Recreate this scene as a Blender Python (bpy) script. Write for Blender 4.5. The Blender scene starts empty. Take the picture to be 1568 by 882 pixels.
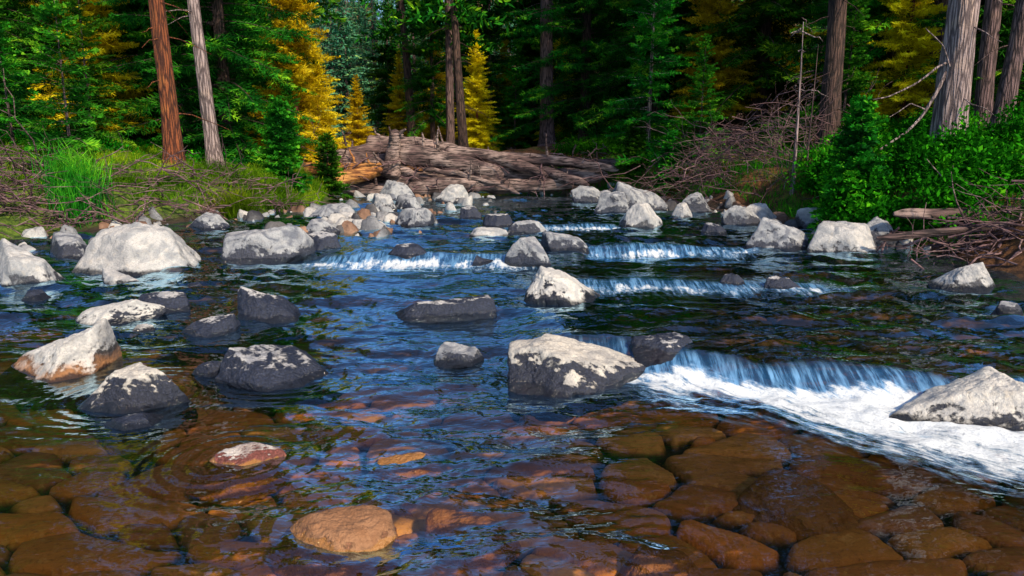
import bpy, math, numpy as np
from mathutils import Vector
PI=math.pi
scene=bpy.context.scene
# ---------------------------------------------------------------- helpers
def sm(a,b,x):
    t=np.clip((x-a)/(b-a),0,1); return t*t*(3-2*t)
def hsh(i,j,k,s):
    n=(i*73856093)^(j*19349663)^(k*83492791)^(s*26544357)
    n&=0x7fffffff
    n=(n^(n>>13))*1274126177 & 0x7fffffff
    n=(n^(n>>16))*668265263 & 0x7fffffff
    return ((n^(n>>15))&0xffffff)/float(0xffffff)
def vn(p,s=0):
    p=np.asarray(p,float)
    i=np.floor(p).astype(np.int64); f=p-i; f=f*f*(3-2*f)
    r=0
    for a in (0,1):
        for b in (0,1):
            for c in (0,1):
                w=(f[:,0] if a else 1-f[:,0])*(f[:,1] if b else 1-f[:,1])*(f[:,2] if c else 1-f[:,2])
                r=r+w*hsh(i[:,0]+a,i[:,1]+b,i[:,2]+c,s)
    return r*2-1
def fbm(p,o=4,s=0,g=.5):
    p=np.asarray(p,float); r=0;a=1
    for k in range(o):
        r=r+a*vn(p,s+k*7); p=p*2.03+3.1; a*=g
    return r
def fb2(x,y,sc,o=3,s=0):
    return fbm(np.stack([x.ravel()*sc,y.ravel()*sc,np.full(x.size,.37)],1),o,s).reshape(x.shape)

class Acc:
    def __init__(s): s.V=[];s.n=0;s.P=[];s.T=[]
    def add(s,V,F,mat=0,tint=.5):
        V=np.asarray(V,float); F=np.asarray(F,np.int64)
        s.V.append(V); s.P.append((F+s.n,mat)); s.n+=len(V)
        s.T.append(np.broadcast_to(np.asarray(tint,float),(len(V),)))
def build(name,acc,mats,smooth=True,extra=None,link=True):
    V=np.concatenate(acc.V); me=bpy.data.meshes.new(name)
    me.vertices.add(len(V)); me.vertices.foreach_set('co',V.ravel())
    loops=np.concatenate([F.ravel() for F,m in acc.P])
    cnt=np.concatenate([np.full(len(F),F.shape[1]) for F,m in acc.P])
    mi=np.concatenate([np.full(len(F),m) for F,m in acc.P])
    st=np.concatenate([[0],np.cumsum(cnt)[:-1]])
    me.loops.add(len(loops)); me.loops.foreach_set('vertex_index',loops.astype(np.int32))
    me.polygons.add(len(cnt)); me.polygons.foreach_set('loop_start',st.astype(np.int32))
    me.polygons.foreach_set('material_index',mi.astype(np.int32))
    me.polygons.foreach_set('use_smooth',np.full(len(cnt),bool(smooth)))
    me.update(calc_edges=True)
    at=me.attributes.new('tint','FLOAT','POINT'); at.data.foreach_set('value',np.concatenate(acc.T).astype(np.float32))
    if extra:
        for k,v in extra.items():
            v=np.asarray(v,np.float32)
            if v.ndim==1:
                a=me.attributes.new(k,'FLOAT','POINT'); a.data.foreach_set('value',v)
            else:
                a=me.attributes.new(k,'FLOAT_VECTOR','POINT'); a.data.foreach_set('vector',v.ravel())
    for m in mats: me.materials.append(m)
    if not link: return me
    ob=bpy.data.objects.new(name,me); scene.collection.objects.link(ob); return ob
def inst(name,me,loc,rot=0,sc=1,parent=None,tilt=(0,0)):
    ob=bpy.data.objects.new(name,me); ob.location=loc; ob.rotation_euler=(tilt[0],tilt[1],rot)
    ob.scale=(sc,sc,sc) if not isinstance(sc,tuple) else sc
    scene.collection.objects.link(ob)
    if parent: ob.parent=parent
    return ob
def gridF(nx,ny):
    a=np.arange((nx-1)*(ny-1)); i=a%(nx-1); j=a//(nx-1); b=j*nx+i
    return np.stack([b,b+1,b+nx+1,b+nx],1)
def tube(acc,pts,rad,n=8,mat=0,tint=.5,rough=0,seed=0,cap=True):
    pts=np.asarray(pts,float); rad=np.broadcast_to(np.asarray(rad,float),(len(pts),))
    T=np.gradient(pts,axis=0); T/=np.linalg.norm(T,axis=1)[:,None]+1e-9
    ref=np.array([0,0,1.]) if abs(T[0,2])<.8 else np.array([1.,0,0])
    A=np.cross(T,ref); A/=np.linalg.norm(A,axis=1)[:,None]+1e-9; B=np.cross(T,A)
    th=np.arange(n)*2*PI/n
    c=np.cos(th)[None,:,None];s_=np.sin(th)[None,:,None]
    R=rad[:,None,None]*np.ones((1,n,1))
    if rough:
        L=np.cumsum(np.r_[0,np.linalg.norm(np.diff(pts,axis=0),axis=1)])
        q=np.stack([np.cos(th)[None,:]*2.2+0*L[:,None],np.sin(th)[None,:]*2.2+0*L[:,None],L[:,None]*1.2+0*th[None,:]+seed],2).reshape(-1,3)
        R=R*(1+rough*fbm(q,3,seed).reshape(len(pts),n,1))
    V=pts[:,None,:]+R*(A[:,None,:]*c+B[:,None,:]*s_)
    V=V.reshape(-1,3); m=len(pts)
    i=np.arange(m-1)[:,None]*n; j=np.arange(n)[None,:]; k=(j+1)%n
    F=np.stack([i+j,i+k,i+n+k,i+n+j],2).reshape(-1,4)
    acc.add(V,F,mat,tint)
    if cap:
        acc.add(V[:n],np.arange(n)[::-1][None,:],mat,tint); acc.add(V[-n:],np.arange(n)[None,:],mat,tint)
def blades(acc,P,D,S,l,w,mat,tint,mid=.4):
    l=np.broadcast_to(l,(len(P),))[:,None]; w=np.broadcast_to(w,(len(P),))[:,None]
    V=np.stack([P,P+D*l*mid+S*w*.5,P+D*l,P+D*l*mid-S*w*.5],1).reshape(-1,3)
    F=np.arange(len(P)*4).reshape(-1,4)
    acc.add(V,F,mat,np.repeat(np.broadcast_to(tint,(len(P),)),4))
def nrm(a): return a/(np.linalg.norm(a,axis=-1,keepdims=True)+1e-9)

# ---------------------------------------------------------------- node helper
class NT:
    def __init__(s,mat): s.t=mat.node_tree; s.t.nodes.clear()
    def n(s,typ,ins=None,**kw):
        nd=s.t.nodes.new(typ)
        for k,v in kw.items(): setattr(nd,k,v)
        if ins:
            for k,v in ins.items():
                if isinstance(v,bpy.types.NodeSocket): s.t.links.new(v,nd.inputs[k])
                else: nd.inputs[k].default_value=v
        return nd
    def noise(s,vec,scale,detail=4,rough=.55,dist=0):
        return s.n('ShaderNodeTexNoise',{'Vector':vec,'Scale':scale,'Detail':detail,'Roughness':rough,'Distortion':dist}).outputs['Fac']
    def m(s,op,a,b=0.,c=None,clamp=False):
        i={0:a,1:b}
        if c is not None: i[2]=c
        nd=s.n('ShaderNodeMath',i,operation=op); nd.use_clamp=clamp; return nd.outputs[0]
    def ss(s,v,a,b,lo=0.,hi=1.):
        return s.n('ShaderNodeMapRange',{'Value':v,'From Min':a,'From Max':b,'To Min':lo,'To Max':hi},interpolation_type='SMOOTHSTEP').outputs[0]
    def mix(s,f,a,b,bt='MIX'):
        nd=s.n('ShaderNodeMix',data_type='RGBA',blend_type=bt)
        for k,v in ((0,f),(6,a),(7,b)):
            if isinstance(v,bpy.types.NodeSocket): s.t.links.new(v,nd.inputs[k])
            else: nd.inputs[k].default_value=v if k==0 else (*v,1)
        return nd.outputs[2]
    def attr(s,name): return s.n('ShaderNodeAttribute',attribute_name=name)
    def bump(s,h,st,d,nrm=None):
        i={'Height':h,'Strength':st,'Distance':d}
        if nrm: i['Normal']=nrm
        return s.n('ShaderNodeBump',i).outputs[0]
    def out(s,sh): s.n('ShaderNodeOutputMaterial',{'Surface':sh})
def newmat(name):
    m=bpy.data.materials.new(name); m.use_nodes=True; return m,NT(m)

def mat_foliage(name,dark,light,tip,trans=.35,far=False):
    m,t=newmat(name)
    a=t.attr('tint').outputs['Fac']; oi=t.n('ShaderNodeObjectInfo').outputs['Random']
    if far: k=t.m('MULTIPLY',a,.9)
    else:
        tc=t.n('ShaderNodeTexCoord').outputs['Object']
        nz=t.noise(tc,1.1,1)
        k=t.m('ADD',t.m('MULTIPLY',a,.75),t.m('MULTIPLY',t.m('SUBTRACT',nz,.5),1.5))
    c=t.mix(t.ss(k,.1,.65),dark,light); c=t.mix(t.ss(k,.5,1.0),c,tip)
    hs=t.n('ShaderNodeHueSaturation',{'Hue':t.m('ADD',.48,t.m('MULTIPLY',oi,.035)),'Saturation':1.,'Value':t.m('ADD',.7,t.m('MULTIPLY',oi,.6)),'Color':c}).outputs[0]
    d=t.n('ShaderNodeBsdfDiffuse',{'Color':hs}).outputs[0]
    if trans==0 or far: t.out(d); return m
    tr=t.n('ShaderNodeBsdfTranslucent',{'Color':hs}).outputs[0]
    t.out(t.n('ShaderNodeMixShader',{0:trans,1:d,2:tr}).outputs[0]); return m
def mat_bark(name,c1,c2,c3,scale=1.):
    m,t=newmat(name)
    tc=t.n('ShaderNodeTexCoord').outputs['Object']
    mp=t.n('ShaderNodeMapping',{'Vector':tc,'Scale':(17*scale,17*scale,1.7*scale)}).outputs[0]
    n1=t.noise(mp,1.,5,.7,.8); n2=t.noise(tc,2.2,2); n3=t.noise(tc,30.,3,.7)
    vo=t.n('ShaderNodeTexVoronoi',{'Vector':mp,'Scale':1.3,'Randomness':1.},feature='DISTANCE_TO_EDGE').outputs['Distance']
    h=t.m('ADD',t.m('MULTIPLY',t.ss(vo,0,.22),.35),t.m('MULTIPLY',n1,.8)); h=t.m('ADD',h,t.m('MULTIPLY',t.m('SUBTRACT',n3,.5),.3))
    c=t.mix(t.ss(h,.35,.9),c1,c2); c=t.mix(t.ss(n2,.5,.75),c,t.mix(t.ss(h,.35,.9),c1,c3))
    b=t.n('ShaderNodeBsdfPrincipled',{'Base Color':c,'Roughness':.9,'Normal':t.bump(h,.9,.05)}).outputs[0]
    t.out(b); return m
def mat_wood(name,c1,c2,c3):
    m,t=newmat(name)
    g=t.n('ShaderNodeNewGeometry').outputs['Position']
    a=t.attr('tint').outputs['Fac']
    n1=t.noise(t.n('ShaderNodeMapping',{'Vector':g,'Scale':(3.,12.,26.)}).outputs[0],1.,5,.65,.5); n2=t.noise(g,1.6,2)
    c=t.mix(t.ss(n1,.38,.64),c1,c2); c=t.mix(t.m('MULTIPLY',t.ss(n2,.42,.62),a),c,t.mix(t.ss(n1,.38,.6),c1,c3))
    b=t.n('ShaderNodeBsdfPrincipled',{'Base Color':c,'Roughness':.85,'Normal':t.bump(n1,.8,.03)}).outputs[0]
    t.out(b); return m
def mat_rock(name,pale,shade,dark,thr,wet_h=.05,warm=None):
    m,t=newmat(name)
    tc=t.n('ShaderNodeTexCoord').outputs['Object']; oi=t.n('ShaderNodeObjectInfo').outputs['Random']
    off=t.n('ShaderNodeVectorMath',{0:tc,1:t.n('ShaderNodeCombineXYZ',{'X':t.m('MULTIPLY',oi,50.),'Y':t.m('MULTIPLY',oi,31.)}).outputs[0]},operation='ADD').outputs[0]
    z=t.n('ShaderNodeSeparateXYZ',{0:tc}).outputs['Z']
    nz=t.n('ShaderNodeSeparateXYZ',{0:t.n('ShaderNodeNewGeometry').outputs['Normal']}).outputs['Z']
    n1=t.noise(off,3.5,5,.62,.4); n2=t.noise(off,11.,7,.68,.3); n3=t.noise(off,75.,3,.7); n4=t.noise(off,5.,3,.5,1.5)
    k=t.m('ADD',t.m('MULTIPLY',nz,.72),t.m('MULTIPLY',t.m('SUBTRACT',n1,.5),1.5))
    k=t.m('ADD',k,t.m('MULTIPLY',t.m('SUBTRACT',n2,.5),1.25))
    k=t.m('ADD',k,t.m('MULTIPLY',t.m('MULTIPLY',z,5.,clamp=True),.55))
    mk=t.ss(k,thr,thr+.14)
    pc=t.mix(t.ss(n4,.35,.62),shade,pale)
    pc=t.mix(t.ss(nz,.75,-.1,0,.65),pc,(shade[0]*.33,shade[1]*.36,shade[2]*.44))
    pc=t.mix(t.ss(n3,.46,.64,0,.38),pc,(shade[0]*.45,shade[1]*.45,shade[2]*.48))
    pc=t.mix(t.ss(n2,.54,.70,0,.35),pc,(pale[0]*.92,pale[1]*.82,pale[2]*.68))
    dc=t.mix(t.ss(n3,.45,.7,0,.6),dark,(dark[0]*3+.01,dark[1]*3+.012,dark[2]*3+.022))
    c=t.mix(mk,dc,pc)
    if warm: c=t.mix(t.ss(t.m('ADD',z,t.m('MULTIPLY',t.m('SUBTRACT',n1,.5),.4)),.0,.11,.75,0.),c,warm)
    wet=t.ss(t.m('ADD',z,t.m('MULTIPLY',t.m('SUBTRACT',n1,.5),.16)),wet_h*.3,wet_h,1.,0.)
    c=t.mix(t.m('MULTIPLY',wet,.85),c,(.012,.012,.015) if wet_h>0.015 else (.40,.18,.05))
    h=t.m('ADD',t.m('MULTIPLY',n2,.9),t.m('MULTIPLY',n3,.16)); h=t.m('ADD',h,t.m('MULTIPLY',mk,.12))
    ro=t.m('SUBTRACT',.85,t.m('MULTIPLY',wet,.6)); ro=t.m('SUBTRACT',ro,t.m('MULTIPLY',t.m('SUBTRACT',1.,mk),.3))
    b=t.n('ShaderNodeBsdfPrincipled',{'Base Color':c,'Roughness':ro,'Normal':t.bump(h,1.,.04)}).outputs[0]
    t.out(b); return m

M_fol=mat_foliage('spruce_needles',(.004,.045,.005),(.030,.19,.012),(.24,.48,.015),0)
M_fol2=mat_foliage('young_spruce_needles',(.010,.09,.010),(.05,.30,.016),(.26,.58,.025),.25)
M_gold_lit=mat_foliage('sunlit_gold_needles',(.48,.37,.006),(1.,.84,.018),(1.,.97,.06),.3)  # yellow sun glow on foliage painted as needle colour
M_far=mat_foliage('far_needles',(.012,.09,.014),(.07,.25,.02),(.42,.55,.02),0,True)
M_hz=mat_foliage('hazy_needles',(.05,.21,.13),(.11,.33,.16),(.38,.58,.12),0,True)  # bluish distance haze put into the needle colour
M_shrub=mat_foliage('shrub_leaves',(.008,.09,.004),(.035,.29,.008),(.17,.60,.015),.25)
M_grass=mat_foliage('grass_blades',(.03,.09,.005),(.13,.30,.010),(.44,.52,.025),.25)
M_brk_red=mat_bark('bark_red_brown',(.05,.014,.008),(.30,.085,.03),(.52,.19,.05))
M_brk_dk=mat_bark('bark_dark',(.018,.012,.012),(.12,.07,.06),(.20,.12,.09))
M_brk_pale=mat_bark('bark_pale',(.10,.075,.08),(.46,.36,.36),(.62,.46,.38),.9)
M_brk_mid=mat_bark('bark_grey_purple',(.04,.026,.028),(.23,.15,.155),(.34,.22,.18))
M_twig=mat_wood('dead_twigs',(.05,.025,.03),(.21,.12,.13),(.36,.23,.23))
M_log=mat_wood('weathered_log',(.018,.011,.012),(.17,.105,.10),(.40,.29,.26))
M_log_lit=mat_wood('sunlit_log',(.12,.04,.015),(.56,.23,.06),(.72,.36,.11))  # orange sunlight on some logs painted into the wood colour
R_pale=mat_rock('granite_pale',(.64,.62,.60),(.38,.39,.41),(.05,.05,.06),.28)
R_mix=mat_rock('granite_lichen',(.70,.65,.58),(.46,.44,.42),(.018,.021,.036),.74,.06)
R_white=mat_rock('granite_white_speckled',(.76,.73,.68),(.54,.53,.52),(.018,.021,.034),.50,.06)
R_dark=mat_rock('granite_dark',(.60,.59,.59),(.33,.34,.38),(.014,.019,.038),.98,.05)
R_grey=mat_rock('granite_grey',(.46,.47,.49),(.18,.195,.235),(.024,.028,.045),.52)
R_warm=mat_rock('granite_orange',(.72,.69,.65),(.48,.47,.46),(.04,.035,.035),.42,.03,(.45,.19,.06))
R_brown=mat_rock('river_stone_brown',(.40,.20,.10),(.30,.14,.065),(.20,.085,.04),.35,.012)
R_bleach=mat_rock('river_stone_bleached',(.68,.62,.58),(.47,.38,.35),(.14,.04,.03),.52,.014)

# ---------------------------------------------------------------- terrain functions
Ly=[-20,2,8,10,11.5,13.4,16,19,21,24,28,34,60];Lx=[-8.5,-7.5,-6.6,-6.4,-5.1,-3.9,-4.2,-5.4,-6.8,-9,-12,-15,-30]
Ry=[-20,2,8,9.5,12,14,16,19,21,24,28,34,60];Rx=[6.5,5.6,5.1,4.9,4.5,3.6,2.7,1.6,-1.5,-4.8,-7,-9.5,-26]
def yA(x): return 4.85-.40*np.clip(x,-1,2.6)+.07*np.sin(x*4)
def wob(x,y): return .05*np.sin(x*5.3+y*2)+.03*np.sin(x*11.)
def level(x,y):
    x=np.asarray(x,float);y=np.asarray(y,float)
    n=wob(x,y)
    a=sm(-.1,.45,x)
    y0=yA(x)+n
    s1=sm(-.22,.14,y-y0)*a+sm(-.6,2.0,y-4.6)*(1-a)
    b=sm(.35,.8,x)*sm(3.3,2.9,x); y1=6.75-.06*x+n
    s2=sm(-.24,.14,y-y1)*b+sm(-.8,.9,y-6.6)*(1-b)
    c=sm(-2.4,-2.0,x)*sm(.35,.05,x); d=sm(.75,1.0,x)*sm(3.2,2.8,x)
    s3=sm(-.26,.14,y-7.8-n)*c+sm(-.26,.14,y-8.5-n)*d+sm(-.9,.9,y-8.1)*(1-c-d)
    e=sm(.2,.5,x)*sm(1.9,1.5,x)
    s4=sm(-.24,.12,y-10.6-n)*e+sm(-1,1,y-10.6)*(1-e)
    return .17*s1+.06*s2+.095*s3+.045*s4
LT=.37
def terrain(x,y):
    x=np.asarray(x,float);y=np.asarray(y,float)
    L=np.interp(y,Ly,Lx)+.35*np.sin(y*1.3)*.5;R=np.interp(y,Ry,Rx)+.3*np.sin(y*1.7+1)*.5
    dl=L-x; dr=x-R
    d=np.maximum(dl,dr); lv=LT*sm(3,11,y)
    nz=fb2(x,y,.55,4,3)
    dd=np.maximum(d+.25*nz,0)
    left=dl>dr
    bank=np.where(left,.50*sm(0,1.0,dd)+.10*np.minimum(dd,14)+.03*dd,.50*sm(0,1.1,dd)+.15*np.minimum(dd,10)+.03*dd)
    hill=np.maximum(y-34,0)*.09+np.maximum(y-60,0)*.20
    far=sm(20,30,y)
    bank=bank*(1-far)+far*(.55*sm(0,1.,dd)+.055*np.minimum(dd,20))
    z=lv+bank+hill*sm(0,2,d)+.10*nz*sm(.2,1.5,dd)
    inside=np.maximum(-d,0)
    bed=lv-.02-.36*sm(0,2.2,inside)
    return np.where(d>0,z,bed+.05*nz)
def tz(x,y): return float(terrain(np.array([x]),np.array([y]))[0])

# ground
def axis(segs):
    r=[]
    for a,b,s in segs: r.append(np.arange(a,b,s))
    return np.concatenate(r+[[segs[-1][1]]])
gx=axis([(-120,-30,4),(-30,-14,.6),(-14,12,.16),(12,30,.6),(30,120,4)])
gy=axis([(-60,-5,4),(-5,6,.3),(6,24,.16),(24,40,.4),(40,170,3)])
X,Y=np.meshgrid(gx,gy); Z=terrain(X,Y)
nearbed=(X>-6.9)&(X<6.9)&(Y<12)&(Y>.2)
L_=np.interp(Y,Ly,Lx);R_=np.interp(Y,Ry,Rx)
dsh=np.maximum(L_-X,X-R_)
Z=np.where((dsh<-.3)&nearbed,Z-.35,Z)
A=Acc(); A.add(np.stack([X,Y,Z],2).reshape(-1,3),gridF(len(gx),len(gy)))
m,t=newmat('forest_floor')
g=t.n('ShaderNodeNewGeometry'); p=g.outputs['Position']
sh=t.attr('shore').outputs['Fac']; lf_=t.attr('leftb').outputs['Fac']
n1=t.noise(p,.9,5,.6,.5); n2=t.noise(p,9.,5,.7); n3=t.noise(p,45.,4,.7)
c=t.mix(t.ss(n2,.35,.65),(.05,.022,.012),(.24,.10,.035))
c=t.mix(t.ss(n3,.5,.7,0,.7),c,(.45,.20,.045))
gm=t.ss(t.m('ADD',t.m('MULTIPLY',n1,1.2),t.m('MULTIPLY',lf_,.3)),.62,.82)
c=t.mix(t.m('MULTIPLY',gm,.9),c,t.mix(t.ss(n2,.35,.65),(.03,.09,.006),(.16,.28,.018)))
c=t.mix(t.ss(sh,-.1,.25,1.,0.),c,(.045,.03,.02))
b=t.n('ShaderNodeBsdfPrincipled',{'Base Color':c,'Roughness':.95,'Normal':t.bump(t.m('ADD',n2,t.m('MULTIPLY',n3,.4)),1.,.08)}).outputs[0]
t.out(b)
build('ground',A,[m],True,{'shore':dsh.ravel(),'leftb':((X<-2)&(Y<19)).astype(float).ravel()})

# streambed cobbles
bx=axis([(-7,-3.9,.06),(-3.9,3.9,.0165),(3.9,7,.06)]); by=axis([(.2,1.5,.08),(1.5,4.6,.013),(4.6,8,.05),(8,12,.1)])
X,Y=np.meshgrid(bx,by)
def cobble(X,Y,cw,ch,seed):
    wx=X+.055*fb2(X,Y,2.4,2,seed);wy=Y+.045*fb2(X,Y,2.6,2,seed+5)
    gi=np.floor(wx/cw).astype(np.int64);gj=np.floor(wy/ch).astype(np.int64)
    F1=np.full(X.shape,9.);F2=np.full(X.shape,9.);ID=np.zeros(X.shape);HX=np.zeros(X.shape);TL=np.zeros(X.shape)
    for a in (-2,-1,0,1,2):
        for b in (-2,-1,0,1,2):
            i=gi+a;j=gj+b; z0=i*0
            r1=hsh(i,j,z0,seed+1);r2=hsh(i,j,z0,seed+2);r3=hsh(i,j,z0,seed+3);r4=hsh(i,j,z0,seed+4);r5=hsh(i,j,z0,seed+6);r6=hsh(i,j,z0,seed+8)
            px=(i+.5+(r1-.5)*.9)*cw; py=(j+.5+(r2-.5)*.9)*ch
            dx=(wx-px)/cw;dy=(wy-py)/ch
            an=(r6-.5)*1.1; ex=dx*np.cos(an)+dy*np.sin(an); ey=-dx*np.sin(an)+dy*np.cos(an)
            D=np.sqrt(ex**2*.8+ey**2*1.25)-.38*(r3**2)
            cl=D<F1
            F2=np.where(cl,F1,np.minimum(F2,D)); ID=np.where(cl,r4,ID); TL=np.where(cl,(dx*(r5-.5)+dy*(r1-.5)),TL); HX=np.where(cl,r5,HX)
            F1=np.where(cl,D,F1)
    return F1,F2,ID,TL,HX
F1,F2,ID,TL,HX=cobble(X,Y,.40,.25,23)
e=np.clip(np.minimum((F2-F1)-.07,(.68-np.maximum(F1,0))*.9),0,1)
dome=.82*(1-(1-np.clip(e/.11,0,1))**2.4)+.18*sm(0,.5,e)
prof=.080*dome+.016*(HX-.5)*sm(0,.06,e)+.022*TL*sm(0,.12,e)
base=terrain(X,Y)
L_=np.interp(Y,Ly,Lx);R_=np.interp(Y,Ry,Rx); dsh=np.maximum(L_-X,X-R_)
depth=.175+.025*fb2(X,Y,.6,2,9)-.03*sm(-1.,-3.5,X)*sm(6,3,Y)+.14*sm(4.4,7,Y)
Z=np.minimum(level(X,Y)-depth,base+.15)+prof+.004*fb2(X,Y,9.,3,21)
Z=np.where(dsh>-.25,np.minimum(Z,base-.03),Z)
A=Acc(); A.add(np.stack([X,Y,Z],2).reshape(-1,3),gridF(len(bx),len(by)),0,ID.ravel())
m,t=newmat('river_cobbles')
p=t.n('ShaderNodeNewGeometry').outputs['Position']; a=t.attr('tint').outputs['Fac']; ed=t.attr('edge').outputs['Fac']; dp=t.attr('deep').outputs['Fac']
n1=t.noise(p,5.,5,.65,.4);n2=t.noise(p,38.,4,.7);n3=t.noise(p,16.,4,.6,.8)
cr=t.n('ShaderNodeValToRGB',{'Fac':a}); el=cr.color_ramp.elements
el[0].position=0;el[0].color=(.66,.28,.05,1);el[1].position=1;el[1].color=(.78,.43,.12,1)
for ps,col in ((.2,(.46,.18,.045,1)),(.36,(.82,.34,.055,1)),(.5,(.58,.31,.09,1)),(.64,(.88,.43,.09,1)),(.78,(.44,.20,.07,1)),(.9,(.80,.28,.045,1))):
    q=el.new(ps);q.color=col
c=t.mix(t.ss(n1,.42,.78,0,.55),cr.outputs[0],(.34,.14,.035),'MIX')
c=t.mix(t.ss(n3,.55,.7,0,.4),c,(.9,.54,.18)); c=t.mix(t.ss(n2,.5,.72,0,.5),c,(.15,.065,.02))
c=t.mix(t.ss(ed,.0,.05,.985,0.),c,(.002,.0015,.001))
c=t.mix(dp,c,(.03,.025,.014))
b=t.n('ShaderNodeBsdfPrincipled',{'Base Color':c,'Roughness':.7,'Normal':t.bump(t.m('ADD',n1,t.m('MULTIPLY',n2,.5)),.7,.02)}).outputs[0]
t.out(b)
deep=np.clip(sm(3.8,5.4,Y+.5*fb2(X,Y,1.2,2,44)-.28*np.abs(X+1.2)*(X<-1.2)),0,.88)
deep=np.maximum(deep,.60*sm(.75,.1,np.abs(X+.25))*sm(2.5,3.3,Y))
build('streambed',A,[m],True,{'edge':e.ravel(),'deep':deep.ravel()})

# ---------------------------------------------------------------- rocks
import bmesh
ICO={}
def ico(n):
    if n not in ICO:
        bm=bmesh.new(); bmesh.ops.create_icosphere(bm,subdivisions=n,radius=1)
        bm.verts.ensure_lookup_table()
        ICO[n]=(nrm(np.array([v.co[:] for v in bm.verts])),np.array([[v.index for v in f.verts] for f in bm.faces])); bm.free()
    return ICO[n]
def rockV(seed,w,d,h,sub=5,skew=0,flat=.0,blob=14,under=.55,soft=1.):
    D,F=ico(sub); r=np.random.default_rng(seed)
    n=r.integers(10,15); N=nrm(r.normal(size=(n,3))*np.array([1,1,.9])); C=r.uniform(.60,.95,n)
    N=np.vstack([N,[[skew*.45,-.12,1]],[[0,0,-1]],[[-.5,-.8,.55]],[[.6,-.7,.5]]]); N=nrm(N); C=np.r_[C,.62-.2*flat,.6,r.uniform(.66,.85),r.uniform(.66,.85)]
    q=np.maximum(D@N.T,1e-3)/C
    R=(q**blob).sum(1)**(-1./blob)
    V=D*R[:,None]
    o=r.uniform(0,50,3)
    f1=fbm(D*2.6+o+5,3,seed%71); crack=np.exp(-(f1/.06)**2)
    V*= (1+.055*fbm(D*1.6+o,3,seed%97)*soft+.030*fbm(D*6+o,4,seed%89)-.035*crack*soft)[:,None]
    tp=1-.40*np.clip(V[:,2],-.6,1); V[:,0]*=tp; V[:,1]*=tp
    V[:,0]+=-skew*.30*V[:,2]
    mn,mx=V.min(0),V.max(0); V=(V-(mn+mx)/2)/(mx-mn)
    V[:,0]*=w;V[:,1]*=d
    tot=h*(1+under)+.06; V[:,2]=(V[:,2]-.5)*tot+h
    return V,F
def rock(name,x,y,w,h,mat,seed,skew=0,flat=0,depth=None,sub=5,lv=None,rot=0,blob=14):
    d=depth or w*.72
    V,F=rockV(seed,w,d,h,sub,skew,flat,blob)
    y=y+d*.40
    z=float(level(np.array([x]),np.array([y-d*.3]))[0]) if lv is None else lv
    a=Acc(); a.add(V,F); ob=build(name,a,[mat]); ob.location=(x,y,z); ob.rotation_euler=(0,0,rot); return ob
RK=[(.49,4.02,.92,.35,R_mix,3,.9),(.58,5.85,.84,.36,R_white,8,.7),(-.57,5.61,.78,.19,R_dark,5,0),(-.36,4.60,.34,.12,R_grey,6,0),
(-1.54,4.15,.80,.26,R_dark,9,.8),(-2.36,3.76,.76,.28,R_mix,12,0),(-3.25,4.21,.80,.42,R_warm,14,-.5),(-2.03,5.5,.60,.29,R_dark,17,.8),
(-2.48,5.09,.53,.17,R_dark,18,-.4),(-3.07,5.78,.47,.16,R_dark,19,.3),(-3.39,5.33,.74,.22,R_white,22,-.6),(-3.91,6.49,.48,.17,R_pale,23,.3),
(-4.07,7.16,1.34,.62,R_pale,25,.3),(-2.9,7.69,.95,.48,R_grey,27,-.3),(-4.86,6.55,.68,.5,R_pale,29,.5),(-5.33,7.82,.66,.32,R_grey,31,0),
(-4.4,6.12,.3,.08,R_dark,33,0),(-2.06,4.36,.21,.1,R_dark,34,0),(-2.11,3.51,.29,.07,R_dark,36,0),
(2.60,3.50,.86,.31,R_white,41,-.4),(4.05,8.1,.78,.44,R_pale,43,0),(3.34,8.3,.8,.47,R_grey,44,.5),(4.34,6.46,.72,.3,R_pale,46,-.2),(4.18,5.5,.28,.1,R_grey,47,0),
(4.76,8.6,.6,.4,R_grey,48,0),(4.7,10.1,.66,.38,R_pale,49,0),(.69,8.3,.58,.25,R_grey,50,.4),(.18,7.5,.47,.36,R_grey,51,.5),(-.35,9.2,.55,.15,R_pale,52,0),
(.2,9.7,.52,.22,R_grey,53,0),(-.24,10.4,.47,.23,R_dark,54,0),(-2.8,9.5,.62,.25,R_grey,55,0),(-2.4,8.2,.62,.26,R_dark,56,0),(-1.28,7.75,.6,.16,R_dark,57,0),(-.21,7.6,.44,.13,R_dark,58,0),
(2.65,6.35,.39,.15,R_dark,59,0),(2.2,6.5,.34,.13,R_dark,60,0),(1.06,4.42,.42,.10,R_dark,61,0),
(2.4,12.5,1.05,.7,R_grey,62,.5),(2.03,10.3,.68,.44,R_pale,63,0),(1.8,12.5,.64,.48,R_grey,64,0),(2.8,17.,.7,.4,R_pale,65,0),(1.72,15,.74,.46,R_grey,66,0),(3.48,12.5,.64,.44,R_grey,67,0),
(2.8,11.4,.47,.32,R_pale,68,0),(3.6,10.5,.54,.36,R_grey,69,0),(2.9,9.6,.42,.18,R_dark,70,0),(4.0,10.7,.58,.38,R_pale,71,0),
(-2.8,15.8,1.1,.56,R_grey,72,.3),(-1.34,15,.84,.5,R_pale,73,0),(-2.46,12.9,.6,.38,R_pale,74,0),(-2.0,13.2,.66,.32,R_grey,75,0),(-3.05,11.4,.8,.3,R_grey,76,0),(-1.6,10.5,.64,.32,R_grey,77,0),
(-2.15,10,.46,.18,R_pale,78,0),(-.7,11.4,.34,.24,R_dark,79,0),(-2.6,10.9,.4,.2,R_pale,80,0),(-4.7,10.1,.68,.28,R_grey,81,0),(-2.95,5.2,.2,.07,R_pale,82,0),(-3.1,6.4,.24,.08,R_dark,83,0),(-7.2,10.7,.5,.4,R_grey,84,0)]
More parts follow.
